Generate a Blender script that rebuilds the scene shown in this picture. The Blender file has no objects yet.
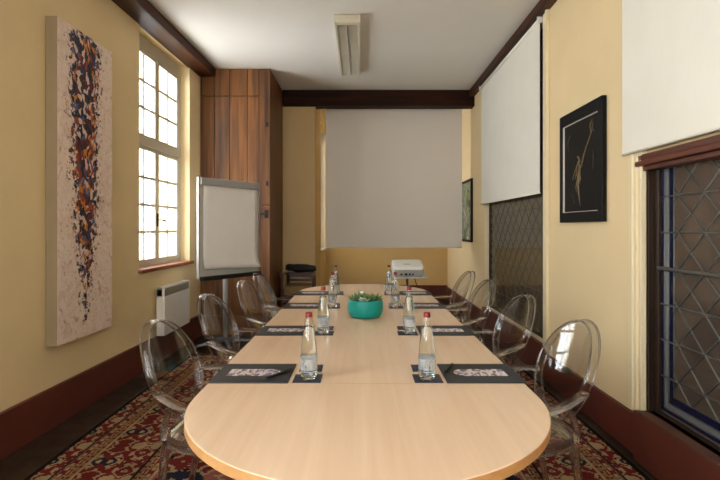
import bpy, bmesh, math, random
from mathutils import Vector, Matrix

C = bpy.context.scene
COL = C.collection
PI = math.pi
R = math.radians
random.seed(7)

# ------------------------------------------------------------------ camera, world, exposure
F = 480.0                 # focal length in pixels of the 720-pixel frame
CX, CY = 361.0, 228.0     # vanishing point of the room's axis
CAMZ = 1.345
cam_d = bpy.data.cameras.new('camera')
cam = bpy.data.objects.new('camera', cam_d)
COL.objects.link(cam)
cam.location = (0, 0, CAMZ)
cam.rotation_euler = (PI / 2, 0, 0)
cam_d.sensor_width = 36
cam_d.lens = 36 * F / 720
cam_d.shift_x = (360 - CX) / 720
cam_d.shift_y = (CY - 240) / 720
cam_d.clip_start = 0.05
C.camera = cam

SKY = 6.5
w = bpy.data.worlds.new('sky')
C.world = w
w.use_nodes = True
bg = w.node_tree.nodes['Background']
bg.inputs[0].default_value = (0.94, 0.98, 1.02, 1)
bg.inputs[1].default_value = SKY

def portal(name, loc, size, rot):
    l = bpy.data.lights.new(name, 'AREA')
    l.shape = 'RECTANGLE'
    l.size, l.size_y = size
    l.cycles.is_portal = True
    o = bpy.data.objects.new(name, l)
    o.location = loc
    o.rotation_euler = rot
    COL.objects.link(o)
# rotation that points the light's -Z along +X with its local X along world Y
RX = (PI / 2, 0, -PI / 2)
portal('daylight_portal', (-2.42, 5.05, 2.0), (1.3, 2.4), RX)
portal('daylight_portal', (-2.6, -0.8, 2.0), (3.1, 2.4), RX)
portal('daylight_portal', (-.95, -3.42, 2.0), (2.1, 2.1), (PI / 2, 0, PI))
portal('daylight_portal', (-0.98, 8.45, 2.05), (1.1, 2.3), RX)

C.view_settings.view_transform = 'Standard'
C.view_settings.look = 'None'
C.view_settings.exposure = 1.25
C.view_settings.gamma = 1.0
C.view_settings.use_curve_mapping = False
cy = C.cycles
cy.max_bounces = 16
cy.diffuse_bounces = 6
cy.glossy_bounces = 6
cy.transmission_bounces = 14
cy.transparent_max_bounces = 48
cy.caustics_refractive = False
cy.caustics_reflective = False
cy.sample_clamp_indirect = 8.0
cy.use_denoising = True

# ------------------------------------------------------------------ materials
def lin(r, g=None, b=None):
    if g is None:
        r, g, b = r
    f = lambda c: (c / 255 / 12.92) if c <= 10 else ((c / 255 + 0.055) / 1.055) ** 2.4
    return (f(r), f(g), f(b), 1)

class NT:
    """small node-tree writer"""
    def __init__(self, name):
        self.m = bpy.data.materials.new(name)
        self.m.use_nodes = True
        self.t = self.m.node_tree
        self.t.nodes.clear()
        self.out = self.t.nodes.new('ShaderNodeOutputMaterial')
    def n(self, typ, **kw):
        nd = self.t.nodes.new(typ)
        for k, v in kw.items():
            setattr(nd, k, v)
        return nd
    def set(self, sock, v):
        if isinstance(v, bpy.types.NodeSocket):
            self.t.links.new(v, sock)
        elif v is not None:
            sock.default_value = v
    def coord(self, scale=(1, 1, 1), rot=(0, 0, 0), loc=(0, 0, 0)):
        tc = self.n('ShaderNodeTexCoord')
        mp = self.n('ShaderNodeMapping')
        self.t.links.new(tc.outputs['Object'], mp.inputs[0])
        mp.inputs[1].default_value = loc
        mp.inputs[2].default_value = rot
        mp.inputs[3].default_value = scale
        return mp.outputs[0]
    def noise(self, vec, scale=5, detail=3, rough=0.5, dist=0.0):
        nd = self.n('ShaderNodeTexNoise')
        self.set(nd.inputs['Vector'], vec)
        nd.inputs['Scale'].default_value = scale
        nd.inputs['Detail'].default_value = detail
        nd.inputs['Roughness'].default_value = rough
        nd.inputs['Distortion'].default_value = dist
        return nd.outputs['Fac'], nd.outputs['Color']
    def voro(self, vec, scale=5, dist='EUCLIDEAN', feature='F1', rnd=1.0):
        nd = self.n('ShaderNodeTexVoronoi', distance=dist, feature=feature)
        self.set(nd.inputs['Vector'], vec)
        nd.inputs['Scale'].default_value = scale
        nd.inputs['Randomness'].default_value = rnd
        return nd
    def math(self, op, a, b=None, c=None):
        nd = self.n('ShaderNodeMath', operation=op)
        self.set(nd.inputs[0], a)
        if b is not None: self.set(nd.inputs[1], b)
        if c is not None: self.set(nd.inputs[2], c)
        return nd.outputs[0]
    def ramp(self, fac, stops, const=False):
        nd = self.n('ShaderNodeValToRGB')
        self.set(nd.inputs[0], fac)
        cr = nd.color_ramp
        if const: cr.interpolation = 'CONSTANT'
        while len(cr.elements) < len(stops): cr.elements.new(0.5)
        for e, (p, c) in zip(cr.elements, stops):
            e.position = p
            e.color = c
        return nd.outputs[0]
    def mix(self, fac, a, b, mode='MIX'):
        nd = self.n('ShaderNodeMix', data_type='RGBA', blend_type=mode)
        self.set(nd.inputs[0], fac)
        self.set(nd.inputs[6], a)
        self.set(nd.inputs[7], b)
        return nd.outputs[2]
    def sep(self, vec):
        nd = self.n('ShaderNodeSeparateXYZ')
        self.set(nd.inputs[0], vec)
        return nd.outputs
    def comb(self, x, y, z=0.0):
        nd = self.n('ShaderNodeCombineXYZ')
        self.set(nd.inputs[0], x); self.set(nd.inputs[1], y); self.set(nd.inputs[2], z)
        return nd.outputs[0]
    def bump(self, h, strength=0.2, dist=0.01):
        nd = self.n('ShaderNodeBump')
        nd.inputs['Strength'].default_value = strength
        nd.inputs['Distance'].default_value = dist
        self.set(nd.inputs['Height'], h)
        return nd.outputs[0]
    def pbr(self, color, rough=0.6, metal=0.0, spec=0.5, normal=None, coat=0.0, trans=0.0, ior=None):
        b = self.n('ShaderNodeBsdfPrincipled')
        self.set(b.inputs['Base Color'], color)
        self.set(b.inputs['Roughness'], rough)
        b.inputs['Metallic'].default_value = metal
        b.inputs['Specular IOR Level'].default_value = spec
        b.inputs['Coat Weight'].default_value = coat
        b.inputs['Transmission Weight'].default_value = trans
        if ior: b.inputs['IOR'].default_value = ior
        if normal is not None: self.set(b.inputs['Normal'], normal)
        return b.outputs[0]
    def done(self, sh):
        self.t.links.new(sh, self.out.inputs[0])
        return self.m

def plain(name, rgb, rough=0.6, metal=0.0, spec=0.5, var=0.06, vscale=6.0, bump=0.0, bscale=60.0, coat=0.0):
    t = NT(name)
    v = t.coord()
    f, _ = t.noise(v, vscale, 4)
    c = lin(rgb)
    lo = tuple(x * (1 - var) for x in c[:3]) + (1,)
    hi = tuple(min(1, x * (1 + var)) for x in c[:3]) + (1,)
    col = t.ramp(f, [(0.3, lo), (0.7, hi)])
    nrm = None
    if bump:
        h, _ = t.noise(v, bscale, 3)
        nrm = t.bump(h, bump, 0.004)
    return t.done(t.pbr(col, rough, metal, spec, nrm, coat))

def wood(name, dark, light, along='z', grain=26, rough=0.45, spec=0.4, stretch=0.06, contrast=(0.32, 0.68), bump=0.12, blotch=0.25, coat=0.0):
    t = NT(name)
    s = [1, 1, 1]
    s['xyz'.index(along)] = stretch
    v = t.coord(scale=tuple(s))
    f, _ = t.noise(v, grain, 6, 0.62, 0.4)
    f2, _ = t.noise(v, grain * 0.22, 3, 0.5, 0.6)
    k = t.math('ADD', t.math('MULTIPLY', f, 1 - blotch), t.math('MULTIPLY', f2, blotch))
    col = t.ramp(k, [(contrast[0], lin(dark)), (contrast[1], lin(light))])
    nrm = t.bump(f, bump, 0.004) if bump else None
    return t.done(t.pbr(col, rough, 0, spec, nrm, coat))

M = {}
M['wall'] = plain('cream_wall_paint', (228, 205, 160), 0.75, spec=0.25, var=0.035, vscale=1.6, bump=0.12, bscale=14)
M['wall_yellow'] = plain('yellow_alcove_paint', (214, 186, 132), 0.75, spec=0.25, var=0.035, vscale=1.6)
M['wall_shaded'] = plain('shaded_corner_paint', (198, 168, 122), 0.75, spec=0.25, var=0.035, vscale=1.6)  # darker wall tone: the cupboard's shade is put into this colour
M['ceiling'] = plain('white_ceiling_plaster', (226, 222, 214), 0.85, spec=0.2, var=0.03, vscale=1.2, bump=0.1, bscale=8)
M['skirting'] = plain('oxblood_skirting_paint', (94, 44, 33), 0.5, var=0.10, vscale=5, bump=0.15, bscale=30)
M['trim'] = plain('cream_trim_paint', (230, 214, 176), 0.45, var=0.03)
M['window_white'] = plain('window_frame_paint', (192, 184, 166), 0.4, var=0.03)
M['beam'] = wood('dark_oak_beam', (24, 10, 4), (82, 40, 17), 'y', 22, 0.5, 0.25, 0.05)
M['beam_x'] = wood('dark_oak_cross_beam', (18, 7, 3), (58, 26, 11), 'x', 22, 0.6, 0.12, 0.05)
M['dark_wood'] = wood('dark_window_wood', (26, 17, 11), (60, 41, 27), 'z', 24, 0.45, 0.4, 0.05)
M['transom'] = wood('red_brown_transom', (58, 25, 14), (112, 58, 34), 'y', 20, 0.38, 0.5, 0.05)
M['plank'] = wood('brown_oak_planks', (38, 19, 7), (140, 88, 43), 'z', 19, 0.42, 0.4, 0.05, (0.36, 0.66), 0.25, 0.45)
M['plank_dark'] = wood('dark_oak_planks', (52, 28, 13), (122, 74, 38), 'z', 20, 0.45, 0.4, 0.045, (0.3, 0.7))
M['brick_sill'] = plain('brick_sill', (142, 88, 60), 0.7, var=0.25, vscale=18, bump=0.3)
M['beech'] = wood('beech_veneer', (213, 181, 151), (230, 202, 174), 'y', 24, 0.27, 0.45, 0.045, (0.3, 0.7), 0.02, 0.45)
M['beech_edge'] = wood('beech_edge_band', (186, 136, 84), (206, 158, 106), 'y', 26, 0.4, 0.4, 0.2, (0.3, 0.7), 0.0)
M['metal_grey'] = plain('grey_painted_metal', (120, 126, 130), 0.38, 0.6, var=0.03)
M['clamp'] = plain('pale_grey_paint', (158, 156, 154), 0.45, var=0.03)
M['steel'] = plain('brushed_steel', (170, 172, 174), 0.3, 0.9, var=0.03)
M['black'] = plain('black_plastic', (22, 22, 24), 0.4, var=0.05)
M['white'] = plain('white_enamel', (226, 224, 216), 0.4, var=0.02)
M['radiator'] = plain('radiator_enamel', (236, 233, 228), 0.4, var=0.02)
M['lamp_body'] = plain('cream_lamp_enamel', (206, 198, 176), 0.4, var=0.02)
M['louvre'] = plain('lamp_louvre_metal', (205, 199, 184), 0.4, 0.0, var=0.05)
M['tube'] = plain('lamp_tube_glass', (216, 212, 200), 0.25, var=0.02)
M['grille'] = plain('radiator_grille', (170, 164, 154), 0.5, var=0.05)
M['screen'] = plain('screen_fabric', (222, 213, 202), 0.9, spec=0.1, var=0.015, vscale=1)
M['paper'] = plain('white_paper', (240, 236, 232), 0.8, spec=0.2, var=0.015)
M['board'] = plain('flip_board_enamel', (190, 188, 180), 0.35, var=0.02)
M['shaded_canvas_edge'] = plain('shaded_canvas_edge', (150, 132, 104), 0.8, var=0.04)  # canvas sides coloured darker to hold their shade
M['mat'] = plain('charcoal_folder_card', (44, 44, 47), 0.5, spec=0.35, var=0.06, vscale=30)
M['coaster'] = plain('navy_coaster_card', (36, 40, 58), 0.5, var=0.12, vscale=60)
M['teal'] = plain('teal_glaze', (6, 138, 130), 0.42, spec=0.4, var=0.03)
M['soil'] = plain('potting_soil', (48, 36, 26), 0.95, var=0.3, vscale=60, bump=0.5)
M['leaf'] = plain('succulent_green', (96, 126, 62), 0.45, var=0.25, vscale=25)
M['leaf_pale'] = plain('succulent_grey_green', (150, 164, 146), 0.5, var=0.2, vscale=25)
M['leaf_dark'] = plain('succulent_dark_green', (62, 92, 50), 0.45, var=0.25, vscale=25)
M['flower'] = plain('white_petal', (236, 232, 222), 0.6, var=0.03)
M['cap'] = plain('red_bottle_cap', (122, 10, 16), 0.42, var=0.05)
M['frame_black'] = plain('black_frame_lacquer', (13, 11, 10), 0.5, spec=0.2, var=0.08)
M['white_line'] = plain('white_mount_line', (205, 200, 190), 0.6, var=0.02)
M['gold_paint'] = plain('ochre_brush_paint', (104, 84, 46), 0.5, var=0.35, vscale=40)
M['gold_dim'] = plain('dim_umber_paint', (58, 50, 36), 0.5, var=0.35, vscale=40)
M['lead'] = plain('lead_came', (104, 104, 98), 0.5, 0.2, var=0.1)
M['dusty'] = plain('dusty_sill_paint', (92, 60, 48), 0.6, var=0.1)
M['lead_dark'] = plain('tarnished_lead_came', (80, 73, 57), 0.7, 0.0, var=0.1)
M['iron'] = plain('black_iron', (28, 24, 22), 0.45, 0.6, var=0.1)
M['chair_wood'] = wood('mahogany', (46, 20, 12), (96, 46, 28), 'z', 24, 0.35, 0.5, 0.08)
M['seat_cloth'] = plain('tan_upholstery', (132, 108, 72), 0.85, var=0.1, vscale=30)
M['bag'] = plain('black_cloth', (18, 18, 20), 0.8, var=0.15, vscale=30)
M['outside'] = plain('added_backing_boards', (96, 80, 64), 0.7, var=0.3, vscale=3)
M['floor'] = None
M['proj_side'] = plain('projector_grey', (158, 160, 158), 0.45, var=0.04)
M['lens'] = plain('lens_dark', (24, 40, 52), 0.1, var=0.05)

def floor_mat():
    t = NT('dark_floor_boards')
    v = t.coord()
    br = t.n('ShaderNodeTexBrick')
    t.set(br.inputs['Vector'], v)
    br.inputs['Color1'].default_value = lin(50, 37, 27)
    br.inputs['Color2'].default_value = lin(66, 50, 36)
    br.inputs['Mortar'].default_value = lin(18, 13, 9)
    br.inputs['Scale'].default_value = 1.0
    br.inputs['Mortar Size'].default_value = 0.006
    br.inputs['Brick Width'].default_value = 1.3
    br.inputs['Row Height'].default_value = 0.34
    f, _ = t.noise(v, 7, 6, 0.6, 0.5)
    col = t.mix(0.75, br.outputs[0], t.ramp(f, [(0.3, lin(90, 80, 70)), (0.7, lin(235, 225, 215))]), 'MULTIPLY')
    return t.done(t.pbr(col, t.ramp(f, [(0.3, (0.35,) * 3 + (1,)), (0.7, (0.6,) * 3 + (1,))]), 0, 0.4, t.bump(f, 0.15, 0.005)))
M['floor'] = floor_mat()

def glass_mat(name, tint=(1, 1, 1), ior=1.49, rough=0.0):
    t = NT(name)
    g = t.n('ShaderNodeBsdfGlass')
    g.inputs['Color'].default_value = tint + (1,)
    g.inputs['IOR'].default_value = ior
    g.inputs['Roughness'].default_value = rough
    return t.done(g.outputs[0])

def thin_mat(name, tint=(0.95, 0.95, 0.96), ior=1.45, extra=0.0, rough=0.0):
    """thin clear sheet: straight-through light plus a mirror film"""
    t = NT(name)
    tr = t.n('ShaderNodeBsdfTransparent'); tr.inputs[0].default_value = tint + (1,)
    gl = t.n('ShaderNodeBsdfGlossy'); gl.inputs['Roughness'].default_value = rough
    lw_ = t.n('ShaderNodeLayerWeight'); lw_.inputs[0].default_value = 0.5      # 1 - |cos| on either face of the sheet
    f0 = ((ior - 1) / (ior + 1)) ** 2 + extra
    fac = t.math('MULTIPLY_ADD', t.math('POWER', lw_.outputs['Facing'], 5.0), 1 - f0, f0)
    mx = t.n('ShaderNodeMixShader')
    t.set(mx.inputs[0], fac)
    t.t.links.new(tr.outputs[0], mx.inputs[1]); t.t.links.new(gl.outputs[0], mx.inputs[2])
    return t.done(mx.outputs[0])

M['pane'] = thin_mat('window_pane_glass', (0.97, 0.98, 0.98), 1.4)
M['acrylic'] = thin_mat('clear_acrylic_sheet', (0.93, 0.925, 0.93), 1.5, 0.012)
def rim_mat():
    t = NT('clear_acrylic_rim')
    g = t.n('ShaderNodeBsdfGlass'); g.inputs['Color'].default_value = (.98, .98, .985, 1); g.inputs['IOR'].default_value = 1.35
    tr = t.n('ShaderNodeBsdfTransparent'); tr.inputs[0].default_value = (.94, .935, .945, 1)
    mx = t.n('ShaderNodeMixShader'); mx.inputs[0].default_value = .68
    t.t.links.new(tr.outputs[0], mx.inputs[1]); t.t.links.new(g.outputs[0], mx.inputs[2])
    return t.done(mx.outputs[0])
M['acrylic_rim'] = rim_mat()
M['bottle_glass'] = thin_mat('clear_bottle_glass', (0.93, 0.955, 0.95), 1.5, 0.02)
M['water'] = glass_mat('bottled_water', (0.97, 0.985, 0.985), 1.33)
M['thick_glass'] = glass_mat('thick_bottle_base_glass', (0.9, 0.97, 0.95), 1.45)

def label_mat():
    t = NT('pale_blue_bottle_label')
    v = t.coord()
    x = t.sep(v)
    f, _ = t.noise(t.comb(x[0], x[1], t.math('MULTIPLY', x[2], 0.4)), 26, 2)
    body = t.ramp(f, [(0.36, lin(168, 180, 190)), (0.55, lin(214, 217, 217))])
    col = t.mix(t.math('GREATER_THAN', x[2], 0.084), body, lin(120, 156, 186))
    col = t.mix(t.math('LESS_THAN', t.math('ABSOLUTE', t.math('SUBTRACT', x[2], 0.04)), 0.0025), col, lin(110, 140, 172))
    d = t.pbr(col, 0.5)
    tr = t.n('ShaderNodeBsdfTransparent'); tr.inputs[0].default_value = (0.9, 0.93, 0.95, 1)
    mx = t.n('ShaderNodeMixShader'); mx.inputs[0].default_value = 0.36
    t.t.links.new(tr.outputs[0], mx.inputs[1]); t.t.links.new(d, mx.inputs[2])
    return t.done(mx.outputs[0])
M['label'] = label_mat()

def leaded(name, rgb, fac=0.62, var=0.35):
    """old uneven glass: partly clear, partly clouded, with a wavy mirror"""
    t = NT(name)
    v = t.coord()
    f, _ = t.noise(v, 2.2, 3)
    c = lin(rgb)
    col = t.ramp(f, [(0.3, tuple(a * (1 - var) for a in c[:3]) + (1,)), (0.7, tuple(a * (1 + var) for a in c[:3]) + (1,))])
    h, _ = t.noise(v, 9, 2)
    p = t.pbr(col, 0.08, 0, 0.6, t.bump(h, 0.12, 0.01))
    tr = t.n('ShaderNodeBsdfTransparent'); tr.inputs[0].default_value = (0.8, 0.8, 0.78, 1)
    mx = t.n('ShaderNodeMixShader'); mx.inputs[0].default_value = fac
    t.t.links.new(tr.outputs[0], mx.inputs[1]); t.t.links.new(p, mx.inputs[2])
    return t.done(mx.outputs[0])
M['lead_glass'] = leaded('old_leaded_glass', (98, 84, 72), 0.66, 0.45)
M['lead_blue'] = leaded('blue_border_glass', (18, 24, 54), 0.85, 0.2)
M['lead_white'] = leaded('pale_border_glass', (112, 114, 118), 0.85, 0.2)
M['lead_olive'] = leaded('olive_leaded_glass', (94, 86, 68), 0.88)

RUG = (-1.79, 1.54, 0.4, 5.08)
def rug_mat():
    t = NT('oriental_rug_pile')
    x0, x1, y0, y1 = RUG
    cx, cyy = (x0 + x1) / 2, (y0 + y1) / 2
    hx, hy = (x1 - x0) / 2, (y1 - y0) / 2
    v = t.coord(loc=(-cx, -cyy, 0))
    s = t.sep(v)
    ax = t.math('ABSOLUTE', s[0]); ay = t.math('ABSOLUTE', s[1])
    d = t.math('MINIMUM', t.math('SUBTRACT', hx, ax), t.math('SUBTRACT', hy, ay))   # distance in from the edge
    RED, CREAM, NAVY, TEAL, TAN, DARK = lin(110, 36, 37), lin(168, 146, 112), lin(32, 34, 50), lin(98, 108, 108), lin(138, 106, 74), lin(28, 21, 21)
    ROSE = lin(150, 84, 80)
    def motif(px, py, scale, stops, dist='MANHATTAN'):
        p = t.math('PINGPONG', s[0], px); q = t.math('PINGPONG', s[1], py)
        vv = t.comb(t.math('SNAP', p, 0.010), t.math('SNAP', q, 0.010))
        _, nc = t.noise(vv, 11, 2)
        vv2 = t.n('ShaderNodeVectorMath', operation='MULTIPLY_ADD')
        t.set(vv2.inputs[0], nc); vv2.inputs[1].default_value = (0.10, 0.10, 0); t.set(vv2.inputs[2], vv)
        vo = t.voro(vv2.outputs[0], scale, dist)
        sp = t.n('ShaderNodeSeparateColor'); t.set(sp.inputs[0], vo.outputs['Color'])
        body = t.ramp(sp.outputs[0], stops, True)
        de = t.voro(vv2.outputs[0], scale, dist)
        ring = t.math('LESS_THAN', t.math('PINGPONG', t.math('MULTIPLY', de.outputs['Distance'], scale * 0.115), 0.2), 0.05)
        return t.mix(ring, body, t.mix(t.math('GREATER_THAN', sp.outputs[1], 0.5), CREAM, DARK))
    field = motif(0.42, 0.36, 5.2, [(0.0, RED), (0.34, NAVY), (0.46, RED), (0.60, TAN), (0.70, TEAL), (0.80, CREAM), (0.9, ROSE)])
    border = motif(0.1675, 0.2, 7.5, [(0.0, CREAM), (0.22, RED), (0.45, NAVY), (0.58, TAN), (0.72, TEAL), (0.82, RED), (0.92, DARK)])
    guard = motif(0.06, 0.06, 22, [(0.0, TAN), (0.4, DARK), (0.6, CREAM), (0.8, RED)])
    fld2 = t.mix(t.math('GREATER_THAN', d, 0.62), border, field)
    g1 = t.math('LESS_THAN', t.math('ABSOLUTE', t.math('SUBTRACT', d, 0.62)), 0.045)
    col = t.mix(g1, fld2, guard)
    g2 = t.math('LESS_THAN', t.math('ABSOLUTE', t.math('SUBTRACT', d, 0.19)), 0.05)
    col = t.mix(g2, col, guard)
    for dd, wd, cc in ((0.135, 0.007, NAVY), (0.245, 0.007, CREAM), (0.57, 0.008, DARK), (0.67, 0.008, CREAM)):
        k = t.math('LESS_THAN', t.math('ABSOLUTE', t.math('SUBTRACT', d, dd)), wd)
        col = t.mix(k, col, cc)
    e = t.math('LESS_THAN', d, 0.03)
    col = t.mix(e, col, DARK)
    f, _ = t.noise(v, 7, 4)
    col = t.mix(0.6, col, t.ramp(f, [(0.3, lin(170, 165, 160)), (0.7, lin(255, 250, 245))]), 'MULTIPLY')
    h, _ = t.noise(v, 260, 2)
    return t.done(t.pbr(col, 0.95, 0, 0.1, t.bump(h, 0.4, 0.004)))
M['rug'] = rug_mat()

def painting_mat():
    """object space: y across (0.66), z up (2.18), origin at the canvas centre"""
    t = NT('abstract_oil_painting')
    v = t.coord()
    s = t.sep(v)
    u = s[1]; z = s[2]
    pale, pc = t.noise(v, 9, 5, 0.6, 1.6)
    base = t.ramp(pale, [(0.27, lin(140, 100, 100)), (0.36, lin(222, 196, 182)), (0.58, lin(238, 220, 208)), (0.72, lin(200, 158, 140))])
    _, nc = t.noise(v, 5, 4, 0.6)
    wv = t.n('ShaderNodeVectorMath', operation='MULTIPLY_ADD')
    t.set(wv.inputs[0], nc); wv.inputs[1].default_value = (0, 0.16, 0.16); t.set(wv.inputs[2], v)
    sc = t.n('ShaderNodeVectorMath', operation='MULTIPLY')
    t.set(sc.inputs[0], wv.outputs[0]); sc.inputs[1].default_value = (1, 1.0, 0.62)
    vo = t.voro(sc.outputs[0], 38)
    sp = t.n('ShaderNodeSeparateColor'); t.set(sp.inputs[0], vo.outputs['Color'])
    dabs = t.ramp(sp.outputs[0], [(0, lin(24, 22, 40)), (0.2, lin(92, 28, 32)), (0.33, lin(40, 46, 88)), (0.43, lin(200, 126, 46)), (0.54, lin(52, 28, 30)),
                                 (0.68, lin(214, 190, 182)), (0.85, lin(146, 64, 38)), (0.93, lin(84, 86, 122))], True)
    n1, _ = t.noise(v, 24, 5, 0.75)
    n2, _ = t.noise(t.comb(0.0, 0.0, z), 2.3, 2)
    centre = t.math('ADD', -0.02, t.math('MULTIPLY', t.math('SUBTRACT', n2, 0.5), 0.12))
    dist = t.math('ABSOLUTE', t.math('SUBTRACT', u, centre))
    width = t.math('ADD', 0.135, t.math('MULTIPLY', z, 0.045))
    k = t.math('SUBTRACT', width, dist)
    k = t.math('ADD', k, t.math('MULTIPLY', t.math('SUBTRACT', n1, 0.5), 0.62))
    fade = t.math('MULTIPLY', t.math('MINIMUM', t.math('ADD', z, 0.35), 0.0), 0.16)
    top = t.math('MULTIPLY', t.math('MAXIMUM', t.math('SUBTRACT', z, 1.02), 0.0), -1.6)
    low = t.math('MULTIPLY', t.math('MINIMUM', t.math('ADD', z, 0.98), 0.0), 2.0)
    k = t.math('ADD', t.math('ADD', k, fade), t.math('ADD', top, low))
    col = t.mix(t.math('GREATER_THAN', k, 0.0), base, dabs)
    h = t.math('ADD', pale, vo.outputs['Distance'])
    return t.done(t.pbr(col, 0.5, 0, 0.35, t.bump(h, 0.5, 0.01)))
M['painting'] = painting_mat()

def picture_mat():
    t = NT('green_abstract_print')
    v = t.coord()
    _, nc = t.noise(v, 3, 3)
    wv = t.n('ShaderNodeVectorMath', operation='MULTIPLY_ADD')
    t.set(wv.inputs[0], nc); wv.inputs[1].default_value = (0, 0.4, 0.4); t.set(wv.inputs[2], v)
    f, _ = t.noise(wv.outputs[0], 5, 3)
    col = t.ramp(f, [(0.28, lin(20, 24, 28)), (0.4, lin(50, 84, 60)), (0.5, lin(150, 170, 140)), (0.58, lin(64, 72, 92)), (0.7, lin(200, 196, 184))])
    return t.done(t.pbr(col, 0.35))
M['picture'] = picture_mat()

def print_mat():
    t = NT('printed_townscape')
    v = t.coord()
    sc = t.n('ShaderNodeVectorMath', operation='MULTIPLY')
    t.set(sc.inputs[0], v); sc.inputs[1].default_value = (1, 0.6, 1)
    vo = t.voro(sc.outputs[0], 100, 'CHEBYCHEV')
    sp = t.n('ShaderNodeSeparateColor'); t.set(sp.inputs[0], vo.outputs['Color'])
    col = t.ramp(sp.outputs[0], [(0, lin(206, 200, 200)), (0.3, lin(120, 60, 60)), (0.42, lin(180, 170, 190)), (0.6, lin(96, 90, 120)), (0.75, lin(222, 212, 206)), (0.9, lin(60, 50, 60))], True)
    return t.done(t.pbr(col, 0.35))
M['print'] = print_mat()

def blind_mat():
    t = NT('off_white_blind_fabric')
    v = t.coord()
    f, _ = t.noise(v, 3, 2)
    w1, _ = t.noise(t.coord(scale=(1, 1, 0.05)), 160, 2)
    col = t.mix(0.12, t.ramp(f, [(0.3, lin(228, 224, 210)), (0.7, lin(233, 229, 216))]), t.ramp(w1, [(0.3, lin(205, 200, 190)), (0.7, lin(226, 222, 212))]))
    return t.done(t.pbr(col, 0.9, 0, 0.1))
M['blind'] = blind_mat()

# ------------------------------------------------------------------ geometry helpers
class MB:
    def __init__(self):
        self.bm = bmesh.new()
        self.mats = []
        self.mi = 0
    def use(self, m):
        if m not in self.mats: self.mats.append(m)
        self.mi = self.mats.index(m)
        return self
    def face(self, vs, smooth=False):
        try:
            f = self.bm.faces.new(vs)
            f.material_index = self.mi
            f.smooth = smooth
            return f
        except ValueError:
            return None
    def hexa(self, pts, bev=0.0, smooth=False):
        v = [self.bm.verts.new(p) for p in pts]
        fs = [self.face([v[i] for i in q], smooth) for q in ((0, 3, 2, 1), (4, 5, 6, 7), (0, 1, 5, 4), (1, 2, 6, 5), (2, 3, 7, 6), (3, 0, 4, 7))]
        if bev:
            ed = list({e for f in fs for e in f.edges})
            r = bmesh.ops.bevel(self.bm, geom=ed, offset=bev, segments=2, affect='EDGES', profile=0.6)
            for f in r['faces']: f.material_index = self.mi
        return self
    def box(self, x0, x1, y0, y1, z0, z1, bev=0.0, xf=None):
        pts = [(x0, y0, z0), (x1, y0, z0), (x1, y1, z0), (x0, y1, z0), (x0, y0, z1), (x1, y0, z1), (x1, y1, z1), (x0, y1, z1)]
        if xf is not None:
            pts = [xf @ Vector(p) if isinstance(xf, Matrix) else xf(p) for p in pts]
        return self.hexa(pts, bev)
    def ring_loft(self, rings, closed=True, cap=True, smooth=True, loop=False):
        vr = [[self.bm.verts.new(p) for p in r] for r in rings]
        n = len(vr[0])
        pairs = list(zip(vr[:-1], vr[1:])) + ([(vr[-1], vr[0])] if loop else [])
        for a, b in pairs:
            for i in range(n if closed else n - 1):
                j = (i + 1) % n
                self.face([a[i], a[j], b[j], b[i]], smooth)
        if cap and not loop:
            self.face(vr[0][::-1]); self.face(vr[-1])
        return self
    def lathe(self, prof, c=(0, 0, 0), n=24, smooth=True, sharp=()):
        """prof: (r, z) from the bottom up; r = 0 closes the end"""
        vr = []
        for r, z in prof:
            if r < 1e-6: vr.append([self.bm.verts.new((c[0], c[1], c[2] + z))])
            else: vr.append([self.bm.verts.new((c[0] + r * math.cos(2 * PI * k / n), c[1] + r * math.sin(2 * PI * k / n), c[2] + z)) for k in range(n)])
        for a, b in zip(vr[:-1], vr[1:]):
            if len(a) == 1 and len(b) == 1: continue
            for i in range(n):
                j = (i + 1) % n
                if len(a) == 1: self.face([a[0], b[j], b[i]], smooth)
                elif len(b) == 1: self.face([a[i], a[j], b[0]], smooth)
                else: self.face([a[i], a[j], b[j], b[i]], smooth)
        return self
    def tube(self, pts, r, n=8, cap=True, smooth=True, flat=(1, 1)):
        """sweep an ellipse (r, scaled by flat) along pts; r may be a list"""
        P = [Vector(p) for p in pts]
        rs = r if isinstance(r, (list, tuple)) else [r] * len(P)
        up = None
        rings = []
        for i, p in enumerate(P):
            t = (P[min(i + 1, len(P) - 1)] - P[max(i - 1, 0)]).normalized()
            if up is None:
                a = Vector((0, 0, 1)) if abs(t.z) < 0.9 else Vector((1, 0, 0))
                up = (a - t * a.dot(t)).normalized()
            else:
                up = (up - t * up.dot(t)).normalized()
            sd = t.cross(up)
            rings.append([p + sd * (rs[i] * flat[0] * math.cos(2 * PI * k / n)) + up * (rs[i] * flat[1] * math.sin(2 * PI * k / n)) for k in range(n)])
        return self.ring_loft(rings, cap=cap, smooth=smooth)
    def prism(self, outline, z0, z1, smooth_side=False):
        a = [self.bm.verts.new((x, y, z0)) for x, y in outline]
        b = [self.bm.verts.new((x, y, z1)) for x, y in outline]
        n = len(a)
        self.face(a[::-1]); self.face(b)
        for i in range(n):
            j = (i + 1) % n
            self.face([a[i], a[j], b[j], b[i]], smooth_side)
        return self
    def build(self, name, mat=None, parent=None, loc=None):
        me = bpy.data.meshes.new(name)
        bmesh.ops.recalc_face_normals(self.bm, faces=self.bm.faces[:])
        self.bm.to_mesh(me)
        self.bm.free()
        for m in (self.mats or [mat]): me.materials.append(m)
        o = bpy.data.objects.new(name, me)
        COL.objects.link(o)
        if parent is not None: o.parent = parent
        if loc is not None: o.location = loc
        return o

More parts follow.
